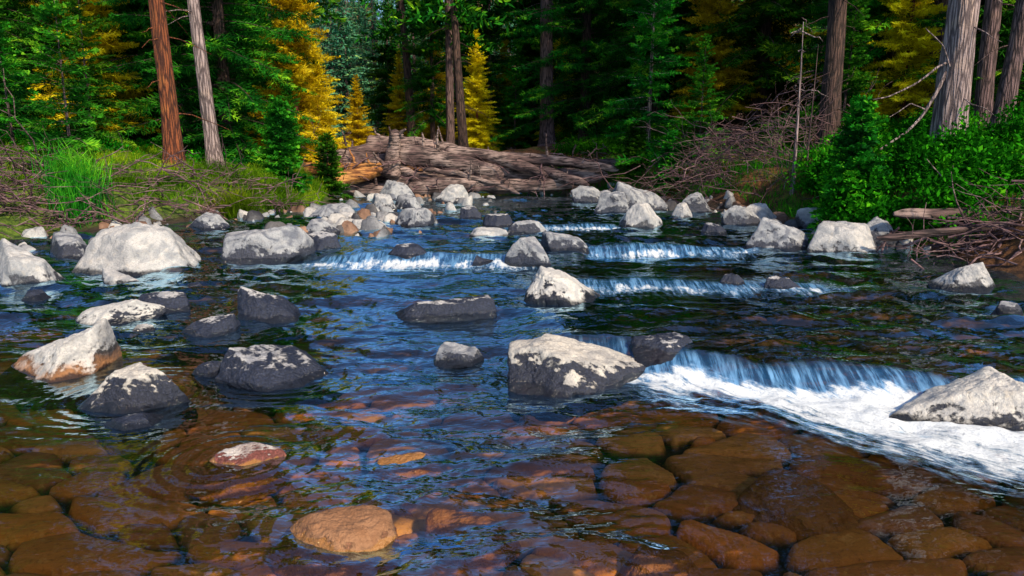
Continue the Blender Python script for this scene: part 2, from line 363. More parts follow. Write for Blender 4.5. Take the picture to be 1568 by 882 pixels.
for x,y,w,h,mt,sd,sk in RK:
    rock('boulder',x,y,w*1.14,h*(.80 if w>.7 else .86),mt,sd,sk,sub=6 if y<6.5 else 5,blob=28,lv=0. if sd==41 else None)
for x,y,w,h,sd in [(-.72,2.36,.54,.065,201),(-1.37,3.0,.51,.07,202),(-.49,2.95,.46,.010,203),(-.16,2.5,.43,-.008,204),(1.38,2.72,.74,-.045,205),(.57,2.25,.42,-.02,206),(.11,2.05,.33,.0,207),(-.22,2.08,.3,-.005,208)]:
    d=w*.8 if h<.05 else w*.55
    V,F=rockV(sd,w,d,.13,6,0,.6,8,.5,.5); V[:,2]+=h-.13
    a=Acc(); a.add(V,F); ob=build('river_stone',a,[R_brown if sd!=202 else R_bleach]); ob.location=(x,y+d*.4,0)
def rockmass(name,n,fn,seed,mats,smin,smax):
    r=np.random.default_rng(seed); A=Acc()
    for k in range(n):
        x,y=fn(r); s=smin+(smax-smin)*r.random()**2.2
        V,F=rockV(seed*1000+k,s,s*r.uniform(.6,.95),s*r.uniform(.3,.5),3,r.uniform(-.6,.6),0,18)
        a=r.uniform(0,6.28); c,s_=math.cos(a),math.sin(a)
        V=np.stack([V[:,0]*c-V[:,1]*s_,V[:,0]*s_+V[:,1]*c,V[:,2]],1)
        zz=max(tz(x,y),float(level(np.array([x]),np.array([y]))[0])-.01)
        A.add(V+[x,y,zz],F,int(r.integers(len(mats))))
    return build(name,A,mats)
def rmat(name,c1,c2):
    m,t=newmat(name); p=t.n('ShaderNodeNewGeometry').outputs['Position']
    n1=t.noise(p,2.5,4,.6);n2=t.noise(p,30.,5,.7)
    c=t.mix(t.ss(n1,.35,.65),c1,c2); c=t.mix(t.ss(n2,.5,.7,0,.6),c,(c1[0]*.3,c1[1]*.3,c1[2]*.32))
    t.out(t.n('ShaderNodeBsdfPrincipled',{'Base Color':c,'Roughness':.75,'Normal':t.bump(n2,.8,.02)}).outputs[0]); return m
SM=[rmat('small_rock_pale',(.32,.32,.34),(.58,.56,.53)),rmat('small_rock_grey',(.15,.155,.175),(.34,.345,.36)),rmat('small_rock_dark',(.03,.03,.04),(.12,.115,.12)),rmat('small_rock_brown',(.14,.07,.045),(.34,.20,.13))]
rockmass('gravel_bar_rocks',170,lambda r:(lambda y:(np.interp(y,[9.5,12,15,18],[-2.6,-2.2,-2.1,-2.2])+r.normal()*np.interp(y,[9.5,13,18],[.45,.8,1.]),y))(r.uniform(9.3,17.5)),5,SM,.12,.5)
rockmass('right_shore_rocks',130,lambda r:(lambda y:(np.interp(y,Ry,Rx)-abs(r.normal())*.6+.2,y))(r.uniform(8.3,18)),6,SM,.12,.5)
rockmass('left_shore_rocks',120,lambda r:(lambda y:(np.interp(y,Ly,Lx)+abs(r.normal())*.7-.2,y))(r.uniform(6.,13.5)),7,SM,.08,.42)

# ---------------------------------------------------------------- water
wx=axis([(-20,-6,.3),(-6,-3.6,.05),(-3.6,4,.026),(4,6,.05),(6,9,.3)]); wy=axis([(-6,1,.25),(1,1.6,.05),(1.6,5.6,.018),(5.6,12,.04),(12,20,.1),(20,40,.4)])
X,Y=np.meshgrid(wx,wy)
LV=level(X,Y); Z=LV.copy()
r=np.random.default_rng(77)
warpx=.10*fb2(X,Y,1.4,3,31);warpy=.12*fb2(X,Y,1.1,3,32)
rip=np.zeros(X.shape)
for k in range(26):
    lam=.09*(1.11**k)
    if lam>1.1: break
    an=r.normal()*.45+PI/2; ph=r.uniform(0,6.28)
    amp=.0135*lam**1.0
    rip+=amp*np.sin(2*PI/lam*((X+warpx*1.2)*math.cos(an)+(Y+warpy)*math.sin(an))+ph)
amod=.5+.65*sm(-.5,.6,fb2(X,Y,.55,2,40))
ripple_sheen=1-.84*sm(-.9,-1.6,X)*sm(5.5,4.5,Y)
ripple_sheen*=1-.80*sm(.2,.8,X)*sm(4.0,3.3,Y)
ripple_sheen*=1-.15*sm(2.6,2.0,Y)
rip=rip*amod*ripple_sheen
for (cx,cy,rad) in [(-.49,3.13,.24),(-.16,2.67,.22),(-.72,2.5,.25),(.49,4.3,.42),(-1.5,4.4,.38),(.12,2.2,.2),(-.36,4.7,.18),(-.57,5.85,.4),(-1.37,3.15,.28),(.58,6.1,.42),(-2.36,4.0,.38),(.57,2.4,.2)]:
    dd=np.sqrt((X-cx)**2+((Y-cy)*1.1)**2)-rad
    rip+=.0038*np.sin(dd*2*PI/.085+fb2(X,Y,2.,2,51)*2.5)*np.exp(-np.abs(dd)/.21)
ax=(X-Y)*.7071; ac=(X+Y)*.7071
jit=.07*fb2(X,Y,3.2,3,71)
nn=wob(X,Y)+jit
def lf(dist,xm,ln,st=.06): return np.where(dist>-.05,np.exp(-np.maximum(dist-st,0)/ln)*sm(-.02,st+.08,dist),0)*xm
def lip(dist,xm): return sm(-.16,.0,dist)*sm(.34,.12,dist)*xm
dA=yA(X)+nn-Y; xA=sm(-.05,.4,X); dB=6.75-.06*X+nn-Y; xB=sm(.4,.8,X)*sm(3.3,2.9,X); dC=7.80+nn-Y; xC=sm(-2.5,-2.1,X)*sm(.4,.1,X); dD=8.50+nn-Y; xD=sm(.7,1.,X)*sm(3.2,2.8,X); dE=10.6+nn-Y; xE=sm(.2,.5,X)*sm(1.9,1.5,X)
foamA=lf(dA,sm(.35,1.05,X),.26+.34*sm(1,3,X),.12)*1.15
band=np.exp(-((X*.66+Y*.75)-(4.16))**2/.22)*sm(1.0,1.9,X)*sm(1.5,2.3,Y)*1.0
foamA=np.maximum(foamA,band*sm(.05,.2,dA))
foamB=lf(dB,xB,.18,.14)*(.55+.35*sm(-.5,.5,np.sin(X*4+2)))
foamC=lf(dC,xC,.28,.14)*(.65+.40*sm(-.4,.4,np.sin(X*5+1)))
foamD=lf(dD,xD,.22,.14)*(.50+.35*sm(-.5,.5,np.sin(X*4.6)))
foamE=lf(dE,xE,.34,.1)*.9
foam=np.maximum.reduce([foamA,foamB,foamC,foamD,foamE])
lp=np.maximum.reduce([lip(dA,xA),lip(dB,xB)*.9,lip(dC,xC)*.9,lip(dD,xD)*.9,lip(dE,xE)])
tb=fbm(np.stack([ax.ravel()*2.2,ac.ravel()*4.,X.ravel()*0],1),3,61).reshape(X.shape)
Z=Z+rip*(1-.5*np.clip(np.maximum(foam,lp),0,1))+np.clip(foamA,0,1)*(.026*tb+.018*fb2(X,Y,6.,3,66)+.014)
Z+=np.clip(foamC+foamE+foamB+foamD,0,1)*.014*fb2(X,Y,5.,3,67)
A=Acc(); A.add(np.stack([X,Y,Z],2).reshape(-1,3),gridF(len(wx),len(wy)))
useA=(Y<5.6)
fl=np.stack([np.where(useA,ax,-Y),np.where(useA,ac,X),X*0],2).reshape(-1,3)
m,t=newmat('stream_water')
p=t.n('ShaderNodeNewGeometry').outputs['Position']; fo=t.attr('foam').outputs['Fac']; fv=t.attr('flow').outputs['Vector']; lpn=t.attr('lip').outputs['Fac']; cm=t.attr('ripple_sheen').outputs['Fac']
nb=t.noise(t.n('ShaderNodeMapping',{'Vector':p,'Scale':(11.,20.,8.)}).outputs[0],1.,2,.5,.4)
s1=t.noise(t.n('ShaderNodeMapping',{'Vector':fv,'Scale':(1.8,11.,1.)}).outputs[0],1.,5,.66,.9)
s2=t.noise(t.n('ShaderNodeMapping',{'Vector':fv,'Scale':(9.,16.,1.)}).outputs[0],1.,4,.7)
s3=t.noise(t.n('ShaderNodeMapping',{'Vector':p,'Scale':(26.,3.,3.)}).outputs[0],1.,4,.65)
hb=t.m('ADD',t.m('MULTIPLY',nb,t.m('ADD',t.m('MULTIPLY',cm,.75),.25)),t.m('MULTIPLY',t.m('MULTIPLY',s1,fo),.8)); hb=t.m('ADD',hb,t.m('MULTIPLY',t.m('MULTIPLY',s3,lpn),1.2))
bm_=t.bump(hb,.4,.020)
fr=t.n('ShaderNodeFresnel',{'IOR':1.33,'Normal':bm_}).outputs[0]
fac=t.m('MINIMUM',t.m('MAXIMUM',t.m('SUBTRACT',t.m('MULTIPLY',fr,t.m('ADD',t.m('MULTIPLY',cm,4.2),3.6)),.08),.03),.92)  # ripple mask also boosts the sky reflection painted mid-stream
gl=t.n('ShaderNodeBsdfGlossy',{'Color':(.55,.82,1,1),'Roughness':.03,'Normal':bm_}).outputs[0]  # gloss colour tinted to deepen the blue of the reflected sky
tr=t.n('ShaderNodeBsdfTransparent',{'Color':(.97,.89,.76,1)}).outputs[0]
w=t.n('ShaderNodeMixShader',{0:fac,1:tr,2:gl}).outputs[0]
lip_sky=t.n('ShaderNodeBsdfPrincipled',{'Base Color':t.mix(t.ss(s3,.40,.68),(.02,.10,.24),(.20,.45,.78)),'Roughness':.15,'Normal':bm_}).outputs[0]  # sky reflection on the fall faces painted as streaked blue base colour
w=t.n('ShaderNodeMixShader',{0:t.m('MULTIPLY',lpn,t.ss(s3,.25,.65,.35,.85)),1:w,2:lip_sky}).outputs[0]
fk=t.m('ADD',fo,t.m('MULTIPLY',t.m('SUBTRACT',s1,.5),1.9)); fk=t.m('ADD',fk,t.m('MULTIPLY',t.m('SUBTRACT',s2,.5),1.7))
fm=t.m('MULTIPLY',t.ss(fk,.12,1.0),t.ss(fo,.02,.32))
fc=t.mix(t.ss(fm,.2,.85),(.22,.47,.82),(.86,.92,.97))
df=t.n('ShaderNodeBsdfPrincipled',{'Base Color':fc,'Roughness':.4,'Normal':t.bump(t.m('ADD',s1,s2),.6,.04)}).outputs[0]
t.out(t.n('ShaderNodeMixShader',{0:fm,1:w,2:df}).outputs[0])
build('stream_water',A,[m],True,{'foam':foam.ravel(),'flow':fl,'lip':lp.ravel(),'ripple_sheen':ripple_sheen.ravel()})

# ---------------------------------------------------------------- trees
def spruce(name,seed,H,cb,R,step,nb,tw,sub,droop,r0,mats,sparse=1.,rise=.6,topdet=6.0):
    r=np.random.default_rng(seed); A=Acc()
    k=14; zz=np.linspace(-.3,H,k); bend=r.normal(size=2)*.01*H
    ctr=lambda z:np.array([bend[0]*(z/H)**2,bend[1]*(z/H)**2,z])
    tube(A,[ctr(z) for z in zz],r0*(1-np.clip(zz/H,0,1)*.93)*(1+.5*np.exp(-np.maximum(zz,0)/.25)),10,0,.5,.10,seed)
    z=cb; P_=[];D_=[];l_=[];t_=[]
    while z<H-.05:
        f=(z-cb)/(H-cb)
        lo=z>topdet+.5
        for _ in range(nb):
            if r.random()>sparse: continue
            az=r.uniform(0,2*PI); L=R*(1-f)**.85*r.uniform(.55,1.18)+.10
            z0=z+r.uniform(-.6,.6)*step
            out=np.array([math.cos(az),math.sin(az),0]); side=np.array([-out[1],out[0],0])
            el=-.05+(rise+.1)*f+r.normal()*.06; dr=droop*(1-.7*f)*r.uniform(.7,1.3)
            n=max(4,int(L/(tw*(1.8 if lo else 1)))); s=np.linspace(.1,1,n)
            pz=L*(el*s-dr*s**2+.35*dr*s**3)
            bw=r.normal()*.12
            P=ctr(min(z0,H))+out*(s*L)[:,None]+side*(bw*L*s**2)[:,None]+np.array([0,0,1])*pz[:,None]
            T=nrm(np.gradient(P,axis=0))
            if L>.35 and not lo:
                q=P[::max(1,n//4)]
                if len(q)>=2: tube(A,np.vstack([[ctr(min(z0,H))],q]),np.linspace(max(.006,L*.012),.003,len(q)+1),3,0,.3,cap=False)
            for sg in (1,-1):
                D=nrm(.62*T+sg*.8*side+np.array([0,0,1])*(-r.uniform(.0,.45,n)*droop*1.5)[:,None]+r.normal(size=(n,3))*.14)
                l=np.minimum((.42*L*(1-s)**.75+.07)*r.uniform(.6,1.25,n),.55)
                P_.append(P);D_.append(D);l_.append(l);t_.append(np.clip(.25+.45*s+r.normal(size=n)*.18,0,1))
            if droop>.25:
                D=nrm(.25*T+r.normal(size=(n,3))*.18+np.array([0,0,-1.])); P_.append(P);D_.append(D);l_.append(np.minimum(.5*(1-s)*L,.38)*r.uniform(.3,1,n)+.05);t_.append(np.clip(.05+.35*s+r.normal(size=n)*.12,0,1))
        z+=step*(1-.45*f)*(1.3 if lo else 1)
    P=np.concatenate(P_);D=np.concatenate(D_);l=np.concatenate(l_);tt=np.concatenate(t_)
    nn=nrm(np.array([0,0,1.])+r.normal(size=P.shape)*.55); S=nrm(np.cross(D,nn))
    if sub==0:
        blades(A,P,D,S,l,np.minimum(.34*l,.11)+.02,1,tt,.45)
    else:
        hi=P[:,2]>topdet
        if hi.any(): blades(A,P[hi],D[hi],S[hi],l[hi],np.minimum(.4*l[hi],.14)+.03,1,tt[hi],.45)
        P,D,S,l,tt=P[~hi],D[~hi],S[~hi],l[~hi],tt[~hi]
        blades(A,P,D,S,l,.03,1,tt)
        for j,fr_ in enumerate((.22,.55)):
            for sg in (1,-1):
                Q=P+D*(l*fr_)[:,None]; E=nrm(D*.7+S*sg*.75+r.normal(size=P.shape)*.15)
                blades(A,Q,E,nrm(np.cross(E,np.cross(D,S)+r.normal(size=P.shape)*.3)),l*(.48-.3*fr_)+.02,.03,1,np.clip(tt+.08,0,1))
    return build(name,A,mats,False,link=False)
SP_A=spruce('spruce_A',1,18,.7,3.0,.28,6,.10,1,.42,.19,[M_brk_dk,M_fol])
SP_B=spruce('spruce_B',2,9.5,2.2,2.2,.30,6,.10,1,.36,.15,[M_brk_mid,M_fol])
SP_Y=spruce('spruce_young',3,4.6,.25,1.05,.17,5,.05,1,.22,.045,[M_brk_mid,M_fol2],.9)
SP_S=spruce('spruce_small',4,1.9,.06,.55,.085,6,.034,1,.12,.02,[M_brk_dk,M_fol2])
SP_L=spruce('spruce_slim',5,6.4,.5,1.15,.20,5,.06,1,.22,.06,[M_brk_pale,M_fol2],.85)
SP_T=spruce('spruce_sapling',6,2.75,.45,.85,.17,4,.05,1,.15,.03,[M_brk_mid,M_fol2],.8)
SP_G=spruce('sunlit_gold_spruce_crown',7,8.5,.9,1.9,.24,7,.085,1,.3,.12,[M_brk_red,M_gold_lit])
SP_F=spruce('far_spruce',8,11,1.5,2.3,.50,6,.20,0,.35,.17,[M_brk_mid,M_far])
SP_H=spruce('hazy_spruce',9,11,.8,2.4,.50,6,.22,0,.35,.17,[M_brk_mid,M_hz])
def tree(me,x,y,sc=1,rot=None,name='spruce_tree',parent=None,zs=None,tilt=(0,0)):
    rot=(x*7.3+y*3.1)%6.28 if rot is None else rot
    s=(sc,sc,sc*zs) if zs else sc
    return inst(name,me,(x,y,tz(x,y)-.05),rot,s,parent,tilt)
tree(SP_T,-7.6,12.0,1.0); tree(SP_T,-9.0,12.6,.85,2.); tree(SP_Y,-8.7,14.5,.75)
tree(SP_A,-7.1,17.5,.9); tree(SP_S,-4.75,14.3,1.0); tree(SP_S,-4.3,16.2,.8); tree(SP_Y,-5.6,17.5,.6)
tree(SP_A,-12.5,17,1.0); tree(SP_A,-11.2,20.5,1.0); tree(SP_B,-9.2,19.5,1.1); tree(SP_Y,-11,15,.9); tree(SP_A,-9.6,22.5,1.05); tree(SP_A,-15.5,19.5,1.1)
tree(SP_L,3.35,17.2,1.0); tree(SP_Y,4.3,16.,.62); tree(SP_S,2.95,16.9,.8); tree(SP_S,3.5,15.6,.65)
tree(SP_A,4.6,22.5,1.05); tree(SP_A,7.2,20.5,1.05); tree(SP_A,2.6,25.0,1.0); tree(SP_A,6.0,25.5,1.1,1.)
tree(SP_S,4.95,9.9,.95,1.2); tree(SP_A,9.6,18.0,.95); tree(SP_A,12.5,18.5,1.05); tree(SP_A,14.5,21,1.1); tree(SP_Y,7.3,15.5,.8); tree(SP_A,11.5,14.5,.9)
tree(SP_B,-3.1,27.5,.80); tree(SP_B,-5.4,31,.70); tree(SP_B,-.9,28.5,.82); tree(SP_A,.9,30,.75); tree(SP_B,-2.0,33,.9); tree(SP_Y,.1,26.5,.9); tree(SP_A,3.2,31,1.1); tree(SP_A,-11.2,30,1.)
for x,y,s in [(-5.6,25.5,.46),(-4.6,29,.52),(-5.7,18.6,.80),(-10.9,18.2,.85),(-13.6,24,1.0),(9.4,25.5,1.05),(13.4,26,1.15),(-3.2,29.5,.66),(5.9,20.6,.70),(-1.3,26.2,.54),(2.,28,.6),(9.3,16.8,.62),(-8.0,26,.8),(-6.6,24,.62),(-.3,30,.6)]:
    tree(SP_G,x,y,s,name='sunlit_gold_tree')
def pine(name,x,y,r0,mat,lean=(0,0),H=9.5,cb=6.2,stubs=10,seed=0,crown=True):
    r=np.random.default_rng(seed); A=Acc()
    k=44; zz=np.linspace(-.3,H,k)
    px=lean[0]*zz+.04*np.sin(zz*.6+seed); py=lean[1]*zz
    tube(A,np.stack([px,py,zz],1),r0*(1-np.clip(zz/H,0,1)*(.6 if crown else .85))*(1+.45*np.exp(-np.maximum(zz,0)/.3)),24,0,.5,.12,seed)
    for s in range(stubs):
        z=r.uniform(.3*min(cb,3),min(cb,6)); a=r.uniform(0,6.28); L=r.uniform(.2,1.1)*(1 if crown else .45)
        q=np.linspace(0,1,6)[:,None]; d=np.array([math.cos(a),math.sin(a),r.uniform(-.3,.1)])
        P=np.array([lean[0]*z,lean[1]*z,z])+d*q*L+np.array([0,0,-.25*L])*q**2+r.normal(size=(6,3))*.015
        tube(A,P,np.linspace(.014,.003,6),4,0,.5,cap=False)
    if crown:
        rr=r; P_=[];D_=[];l_=[]
        z=cb
        while z<H+.4:
            f=min(1,(z-cb)/(H+.5-cb))
            for _ in range(5):
                a=rr.uniform(0,6.28);L=1.7*(1-f)**.7*rr.uniform(.5,1.1)+.2;n=max(4,int(L/.12));s=np.linspace(.2,1,n)
                o=np.array([math.cos(a),math.sin(a),.1]);P=np.array([lean[0]*z,lean[1]*z,z])+o*(s*L)[:,None]-np.array([0,0,.25])*(s**2*L)[:,None]
                for _2 in range(3):
                    P_.append(P);D_.append(nrm(o*.6+rr.normal(size=(n,3))*.6));l_.append(rr.uniform(.15,.4,n))
            z+=.35
        P=np.concatenate(P_);D=np.concatenate(D_);l=np.concatenate(l_);S=nrm(np.cross(D,rr.normal(size=P.shape)))
        blades(A,P,D,S,l,.1,1,rr.uniform(0,1,len(P)))
    ob=build(name,A,[mat,M_fol]); ob.location=(x,y,tz(x,y)-.05); return ob
pine('pine_tree',-6.37,13,.155,M_brk_red,(-.004,0),seed=1,stubs=16)
pine('birch_like_pine_tree',-6.45,15,.15,M_brk_pale,(-.03,0),seed=2,stubs=8)
pine('pine_tree',1.27,24.5,.26,M_brk_mid,(-.015,0),H=13,cb=8,seed=3)
pine('pine_tree',-1.6,24,.17,M_brk_dk,(-.07,0),H=8,cb=4.6,seed=4)
pine('pine_tree',-2.2,25.5,.17,M_brk_mid,(-.02,0),H=8,cb=4.2,seed=5)
pine('pine_tree',-3.9,27.5,.18,M_brk_dk,(-.05,0),H=9,cb=5,seed=6)
pine('pine_tree',-1.05,29,.15,M_brk_red,(0,0),H=9,cb=5,seed=7)
pine('pine_tree',6.75,15,.20,M_brk_dk,(.0,0),H=13,seed=8,stubs=18)
pine('pine_tree',6.85,11,.235,M_brk_pale,(.012,0),H=12,cb=5.6,seed=9,stubs=8)
pine('pine_tree',9.4,14,.15,M_brk_mid,(-.03,0),H=13,seed=10)
pine('pine_tree',8.75,12.5,.15,M_brk_mid,(.05,0),H=12,seed=11)
pine('pine_tree',10.,17,.15,M_brk_mid,(.01,0),H=13,seed=12)
pine('dead_snag',4.95,12.2,.035,M_brk_pale,(-.02,0),H=2.9,cb=3,seed=13,crown=False,stubs=10)
pine('dead_snag',5.3,12.6,.02,M_brk_mid,(.03,0),H=2.2,cb=2,seed=14,crown=False,stubs=10)
rr=np.random.default_rng(5)
for k in range(14):
    y=rr.uniform(26,36); x=rr.uniform(-.0,.75)*y*.9 if k%2 else rr.uniform(-.75,-.3)*y
    pine('pine_tree',x,y,rr.uniform(.12,.22),[M_brk_mid,M_brk_dk,M_brk_red][k%3],(rr.normal()*.02,0),H=11,cb=6.5,seed=30+k,stubs=8)
DF=bpy.data.objects.new('distant_forest',None); scene.collection.objects.link(DF)
rr=np.random.default_rng(12)
for k in range(190):
    y=33+58*rr.random()**1.2; u=rr.uniform(-.88,.88); x=u*y
    ing=-.34<u<-.02
    if y<38 and ing: continue
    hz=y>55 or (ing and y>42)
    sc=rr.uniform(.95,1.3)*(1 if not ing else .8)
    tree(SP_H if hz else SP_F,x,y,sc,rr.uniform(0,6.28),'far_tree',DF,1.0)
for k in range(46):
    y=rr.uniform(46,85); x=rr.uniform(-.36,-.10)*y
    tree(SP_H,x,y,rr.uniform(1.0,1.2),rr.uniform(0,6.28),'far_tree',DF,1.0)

# ---------------------------------------------------------------- log jam
LJ=bpy.data.objects.new('log_jam',None); scene.collection.objects.link(LJ); LJ.scale=(1,1,1.14)
def log(name,a,b,r1,r2,mat,seed,parent=None,stub=3,bow=.1,tint=1.):
    a=np.array(a,float);b=np.array(b,float); r=np.random.default_rng(seed); q=np.linspace(0,1,34)[:,None]
    P=a*(1-q)+b*q; L=np.linalg.norm(b-a)
    P[:,2]+=bow*np.sin(q[:,0]*PI)*r.uniform(-.5,1); P[:,1]+=bow*np.sin(q[:,0]*PI*1.3)*r.normal()*.6
    P+=fbm(np.repeat(q*L*1.3,3,1)+seed*3.7+np.array([0,9,21]),2,seed)[:,None]*.03
    rad=(r1*(1-q)+r2*q)[:,0]; rad[-1]*=.25; rad[-2]*=.7; rad[0]*=.4; rad[1]*=.85
    A=Acc(); tube(A,P,rad,18,0,tint,.24,seed)
    for s in range(stub):
        i=r.integers(4,30); d=nrm(r.normal(size=3)+np.array([0,-.3,.6])); l=r.uniform(.15,.7)
        qq=np.linspace(0,1,5)[:,None]; tube(A,P[i]+d*qq*l+r.normal(size=(5,3))*.012,np.linspace(r1*.28,r1*.08,5),6,0,tint)
    ob=build(name,A,[mat])
    if parent: ob.parent=parent
    return ob
LG=[((-5.3,18.2,.95),(-2.4,18.6,1.5),.18,.13,0),((-5.1,17.8,.72),(-2.3,18,1.16),.19,.14,0),((-6.5,17.6,1.0),(-3.1,17.3,.92),.16,.11,1),((-5.1,17.1,.5),(-3.0,17.3,1.0),.18,.12,1),
((-3.1,17.5,1.25),(-.2,17.2,.78),.24,.17,0),((-3.1,18.3,1.18),(2.9,17.6,.98),.17,.11,0),((-1.7,17.6,1.3),(.9,17.2,.76),.15,.09,0),((-2.6,17.1,.5),(.4,17.2,.55),.18,.14,0),
((-3.9,18.7,1.45),(-2.0,18.4,1.35),.19,.13,0),((-1.2,18.2,1.26),(1.9,16.8,.62),.14,.09,0),((-4.6,17.9,1.2),(-1.3,17.,.42),.17,.11,0),((-3.2,17.5,.6),(-.3,17.6,.92),.18,.13,0),
((-5.6,17.4,.65),(-2.2,17.4,.42),.18,.13,0),((-2.,18.0,.85),(2.4,17.4,.78),.20,.14,0),((-5.,18.6,.6),(-1.,18.7,.5),.26,.22,0),((-.6,17.4,.45),(1.9,17.2,.6),.14,.10,0),((-4.4,17.,.4),(-2.6,18.2,1.5),.07,.04,0),((-2.2,17.,.9),(.2,16.8,.42),.06,.04,0),((-.4,17.6,1.05),(2.6,16.9,.9),.09,.06,0),((-3.4,18.6,1.5),(-.9,18.3,1.2),.13,.1,0)]
for i,(a,b,r1,r2,o) in enumerate(LG): log('log_%d'%i,a,b,r1,r2,M_log_lit if o else M_log,100+i,LJ,4,.12)
log('broken_stump',(-3.05,17.2,.7),(-2.85,17.2,1.75),.24,.13,M_log,140,LJ,7,.06)
def sticks(name,n,fn,seed,L0,L1,r0,mat=M_twig,up=.35,flat=.3):
    r=np.random.default_rng(seed);A=Acc()
    for k in range(n):
        x,y,zo=fn(r); z=tz(x,y)+zo; L=r.uniform(L0,L1); d=nrm(r.normal(size=3)*np.array([1,.7,flat])+np.array([0,0,r.uniform(0,up)]))
        q=np.linspace(0,1,7)[:,None]; P=np.array([x,y,z])+d*(q-.3)*L+np.cumsum(r.normal(size=(7,3))*.035*L,0)+np.array([0,0,-.18*L])*q**2
        rd=r0*r.uniform(.4,1.3); tube(A,P,np.linspace(rd,rd*.35,7),5,0,r.uniform(0,1),cap=False)
        for _ in range(r.integers(1,4)):
            i=r.integers(1,6); e=nrm(d+r.normal(size=3)*.6); l=L*r.uniform(.2,.45); qq=np.linspace(0,1,4)[:,None]
            tube(A,P[i]+e*qq*l+r.normal(size=(4,3))*.02*L,np.linspace(rd*.5,rd*.2,4),4,0,r.uniform(0,1),cap=False)
    return build(name,A,[mat])
sticks('driftwood_twigs',90,lambda r:(r.uniform(-5.4,2.4),r.uniform(16.8,18.6),r.uniform(.2,.9)+.3),1,.5,1.6,.02)
sticks('brush_pile',210,lambda r:(lambda y:(np.interp(y,Ly,Lx)-r.uniform(-.2,1.1),y,r.uniform(0,.25)))(r.uniform(9.5,13.2)),2,.4,1.5,.014)
sticks('brush_pile',130,lambda r:(-7.0-r.uniform(0,1.6),r.uniform(8.5,11.5),r.uniform(0,.35)),3,.5,1.6,.014)
sticks('brush_pile',200,lambda r:(4.2+r.normal()*.8,14.2+r.normal()*.8,r.uniform(.0,.9)),4,.5,1.9,.011,M_twig,.5,.5)
sticks('brush_pile',90,lambda r:(5.5+r.normal()*.6,8.0+r.normal()*.3,r.uniform(0,.12)),5,.5,1.6,.016)
sticks('twiggy_shrub',50,lambda r:(5.0+r.normal()*.35,12.6+r.normal()*.35,r.uniform(.4,1.3)),6,.7,1.6,.008,M_twig,1.8,1.)
sticks('forest_litter',220,lambda r:(lambda y,s:((np.interp(y,Ry,Rx)+r.uniform(.3,6)) if s else (np.interp(y,Ly,Lx)-r.uniform(.6,6)),y,.04))(r.uniform(9,26),r.random()<.5),8,.4,1.8,.015,M_twig,.1,.08)
log('fallen_log',(4.75,8.5,.74),(7.6,8.0,.68),.06,.09,M_log,150,None,6,.05)
log('fallen_log',(4.3,8.0,.50),(7.0,7.9,.76),.045,.04,M_log,151,None,6,.05)
log('fallen_log',(5.4,8.9,.97),(7.8,8.9,1.05),.05,.06,M_log,152,None,5,.05)
log('fallen_log',(4.9,16.0,1.0),(7.4,13.5,1.0),.05,.07,M_log,154,None,5,.05)
log('fallen_log',(-10.5,14.6,1.6),(-7.6,16.2,1.25),.08,.07,M_twig,153,None,5,.05)
log('fallen_log',(-8.8,11.3,1.35),(-6.4,12.0,.85),.05,.05,M_twig,155,None,5,.05)
A=Acc()
for P,r1 in (([(6.85,11,3.2),(6.7,10.95,2.75),(6.55,10.9,2.4),(6.35,10.9,2.0),(6.1,10.85,1.75),(5.7,10.8,1.5)],.035),([(6.85,11,2.9),(6.5,10.9,2.75),(6.2,10.9,2.5),(5.8,10.9,2.3),(5.5,10.9,2.25)],.02),([(6.4,10.9,2.1),(6.1,10.8,2.2),(5.8,10.8,2.0)],.012),([(6.7,10.9,2.75),(6.5,10.8,3.05),(6.2,10.8,3.3)],.015)):
    P=np.array(P,float); q=np.linspace(0,len(P)-1,20); P=np.stack([np.interp(q,np.arange(len(P)),P[:,i]) for i in range(3)],1); tube(A,P+fbm(P*3,2)[:,None]*.03,np.linspace(r1,r1*.4,20),6)
build('dead_branch',A,[M_brk_pale])

# ---------------------------------------------------------------- undergrowth
def leaves(name,n,fn,seed,l0,l1,mat,ratio=.55,up=.3):
    r=np.random.default_rng(seed); pts=fn(r,n); D=nrm(r.normal(size=pts.shape)+np.array([0,-.2,up])); S=nrm(np.cross(D,nrm(np.array([0,0,1.])+r.normal(size=pts.shape)*.5)))
    l=r.uniform(l0,l1,len(pts)); A=Acc(); blades(A,pts,D,S,l,l*ratio,0,np.clip(r.normal(size=len(pts))*.22+.5,0,1),.5); return build(name,A,[mat],False)
def shrubpts(blobs):
    def fn(r,n):
        o=[]
        tot=sum(b[3]**2 for b in blobs)
        for (x,y,h,R) in blobs:
            k=int(n*R*R/tot); d=nrm(r.normal(size=(k,3))); d[:,2]=np.abs(d[:,2]); q=(r.random(k)**.35)[:,None]
            bump=1+.35*vn(d*3.1+x*5,int(abs(x)*10)%50)[:,None]
            o.append(np.array([x,y,tz(x,y)-.05])+d*q*bump*np.array([R,R,h]))
        return np.concatenate(o)
    return fn
r=np.random.default_rng(3)
bl=[(4.7+i*.42+r.normal()*.1,10.6-i*.12+r.normal()*.35,r.uniform(.55,.9),r.uniform(.4,.6)) for i in range(9)]+[(5.1+i*.5+r.normal()*.1,11.6+r.normal()*.4,r.uniform(.6,1.),r.uniform(.45,.65)) for i in range(8)]+[(5.1+i*.45,8.9+r.normal()*.2,r.uniform(.45,.65),.5) for i in range(8)]
leaves('leafy_shrub',72000,shrubpts(bl),1,.04,.10,M_shrub)
bl=[(r.uniform(3.6,10),r.uniform(13.5,20),r.uniform(.3,.7),r.uniform(.4,.8)) for i in range(16)]
leaves('leafy_shrub',24000,shrubpts(bl),2,.05,.11,M_shrub)
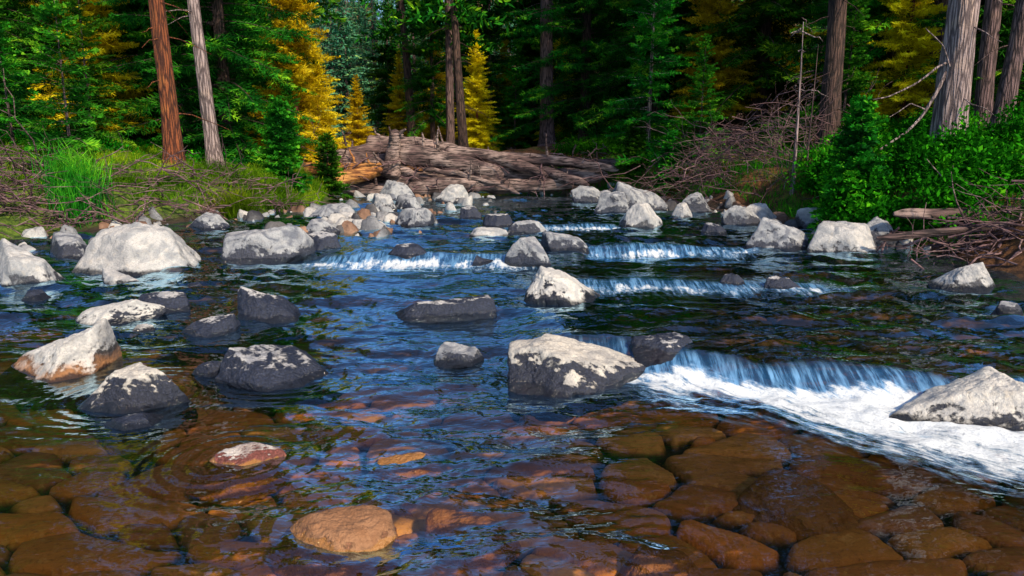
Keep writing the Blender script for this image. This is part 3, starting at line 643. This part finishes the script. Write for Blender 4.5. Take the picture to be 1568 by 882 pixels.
bl=[(-6.0-r.uniform(0,7),r.uniform(12.6,20),r.uniform(.2,.5),r.uniform(.3,.8)) for i in range(22)]+[(-8.2,10.2,.5,.5),(-8.0,9.2,.5,.4)]
leaves('leafy_shrub',22000,shrubpts(bl),3,.045,.09,M_shrub)
bl=[(r.uniform(1.5,5),r.uniform(19,22),r.uniform(.25,.5),r.uniform(.4,.9)) for i in range(14)]
leaves('leafy_shrub',14000,shrubpts(bl),4,.05,.10,M_shrub)
def grass(name,n,fn,seed,h0,h1,w,mat,lean=.35):
    r=np.random.default_rng(seed); x,y=fn(r,n); z=terrain(x,y)-.02
    P=np.stack([x,y,z],1); D=nrm(np.array([0,0,1.])+r.normal(size=P.shape)*np.array([lean,lean,.1])); S=nrm(np.cross(D,r.normal(size=P.shape)))
    h=r.uniform(h0,h1,n); A=Acc(); tt=np.clip(r.normal(size=n)*.2+.5,0,1)
    blades(A,P,D,S,h,w,0,tt,.35)
    tip=P+D*h[:,None]*.9; D2=nrm(D+r.normal(size=P.shape)*.6-np.array([0,0,.7])); blades(A,tip,D2,S,h*.35,w*.6,0,np.clip(tt+.2,0,1))
    return build(name,A,[mat],False)
def lb(r,n):
    y=r.uniform(10.5,20,n); x=np.interp(y,Ly,Lx)-.35-6*r.random(n)**1.4
    k=fb2(x,y,.8,2,5)>-.35; x[~k]=np.interp(y[~k],Ly,Lx)-.7-.5*r.random((~k).sum()); return x,y
grass('grass',46000,lb,1,.06,.2,.013,M_grass)
grass('grass',9000,lambda r,n:(lambda y:(np.interp(y,Ly,Lx)-.1-r.uniform(0,1.2,n),y))(r.uniform(12.3,16.5,n)),2,.12,.32,.014,M_grass)
grass('tall_grass_tuft',1200,lambda r,n:(-6.6+r.normal(size=n)*.16,10.4+r.normal(size=n)*.16),3,.35,.72,.018,M_fol2,.16)
grass('grass_tuft',900,lambda r,n:(-4.75+r.normal(size=n)*.1,11.9+r.normal(size=n)*.1),4,.3,.5,.012,M_grass,.4)
grass('grass',16000,lambda r,n:(lambda y:(np.interp(y,Ry,Rx)+.2+4*r.random(n)**1.5,y))(r.uniform(8,20,n)),5,.06,.22,.013,M_shrub)

# ---------------------------------------------------------------- light, sky, camera
EL=math.radians(37); AZ=math.radians(145)
w=bpy.data.worlds.new('World'); scene.world=w; w.use_nodes=True
nt=w.node_tree; bg=nt.nodes['Background']; sk=nt.nodes.new('ShaderNodeTexSky'); sk.sky_type='NISHITA'; sk.sun_disc=False
sk.sun_elevation=EL; sk.sun_rotation=AZ; sk.ozone_density=5.; sk.air_density=1.
nt.links.new(sk.outputs[0],bg.inputs[0]); bg.inputs[1].default_value=.15
sl=bpy.data.lights.new('sun','SUN'); sl.energy=5.0; sl.angle=math.radians(3); sl.color=(1,.82,.58)
so=bpy.data.objects.new('sun',sl); scene.collection.objects.link(so)
sv=Vector((math.cos(EL)*math.sin(AZ),math.cos(EL)*math.cos(AZ),math.sin(EL))); so.rotation_euler=sv.to_track_quat('Z','Y').to_euler(); so.location=(20,-20,40)
cam=bpy.data.cameras.new('camera'); co=bpy.data.objects.new('camera',cam); scene.collection.objects.link(co)
cam.lens=24; cam.sensor_width=36; cam.clip_end=600; cam.clip_start=.05
co.location=(0,0,1.5); co.rotation_euler=(math.radians(90-11.4),0,0); scene.camera=co
scene.view_settings.view_transform='Standard'; scene.view_settings.look='None'; scene.view_settings.exposure=0
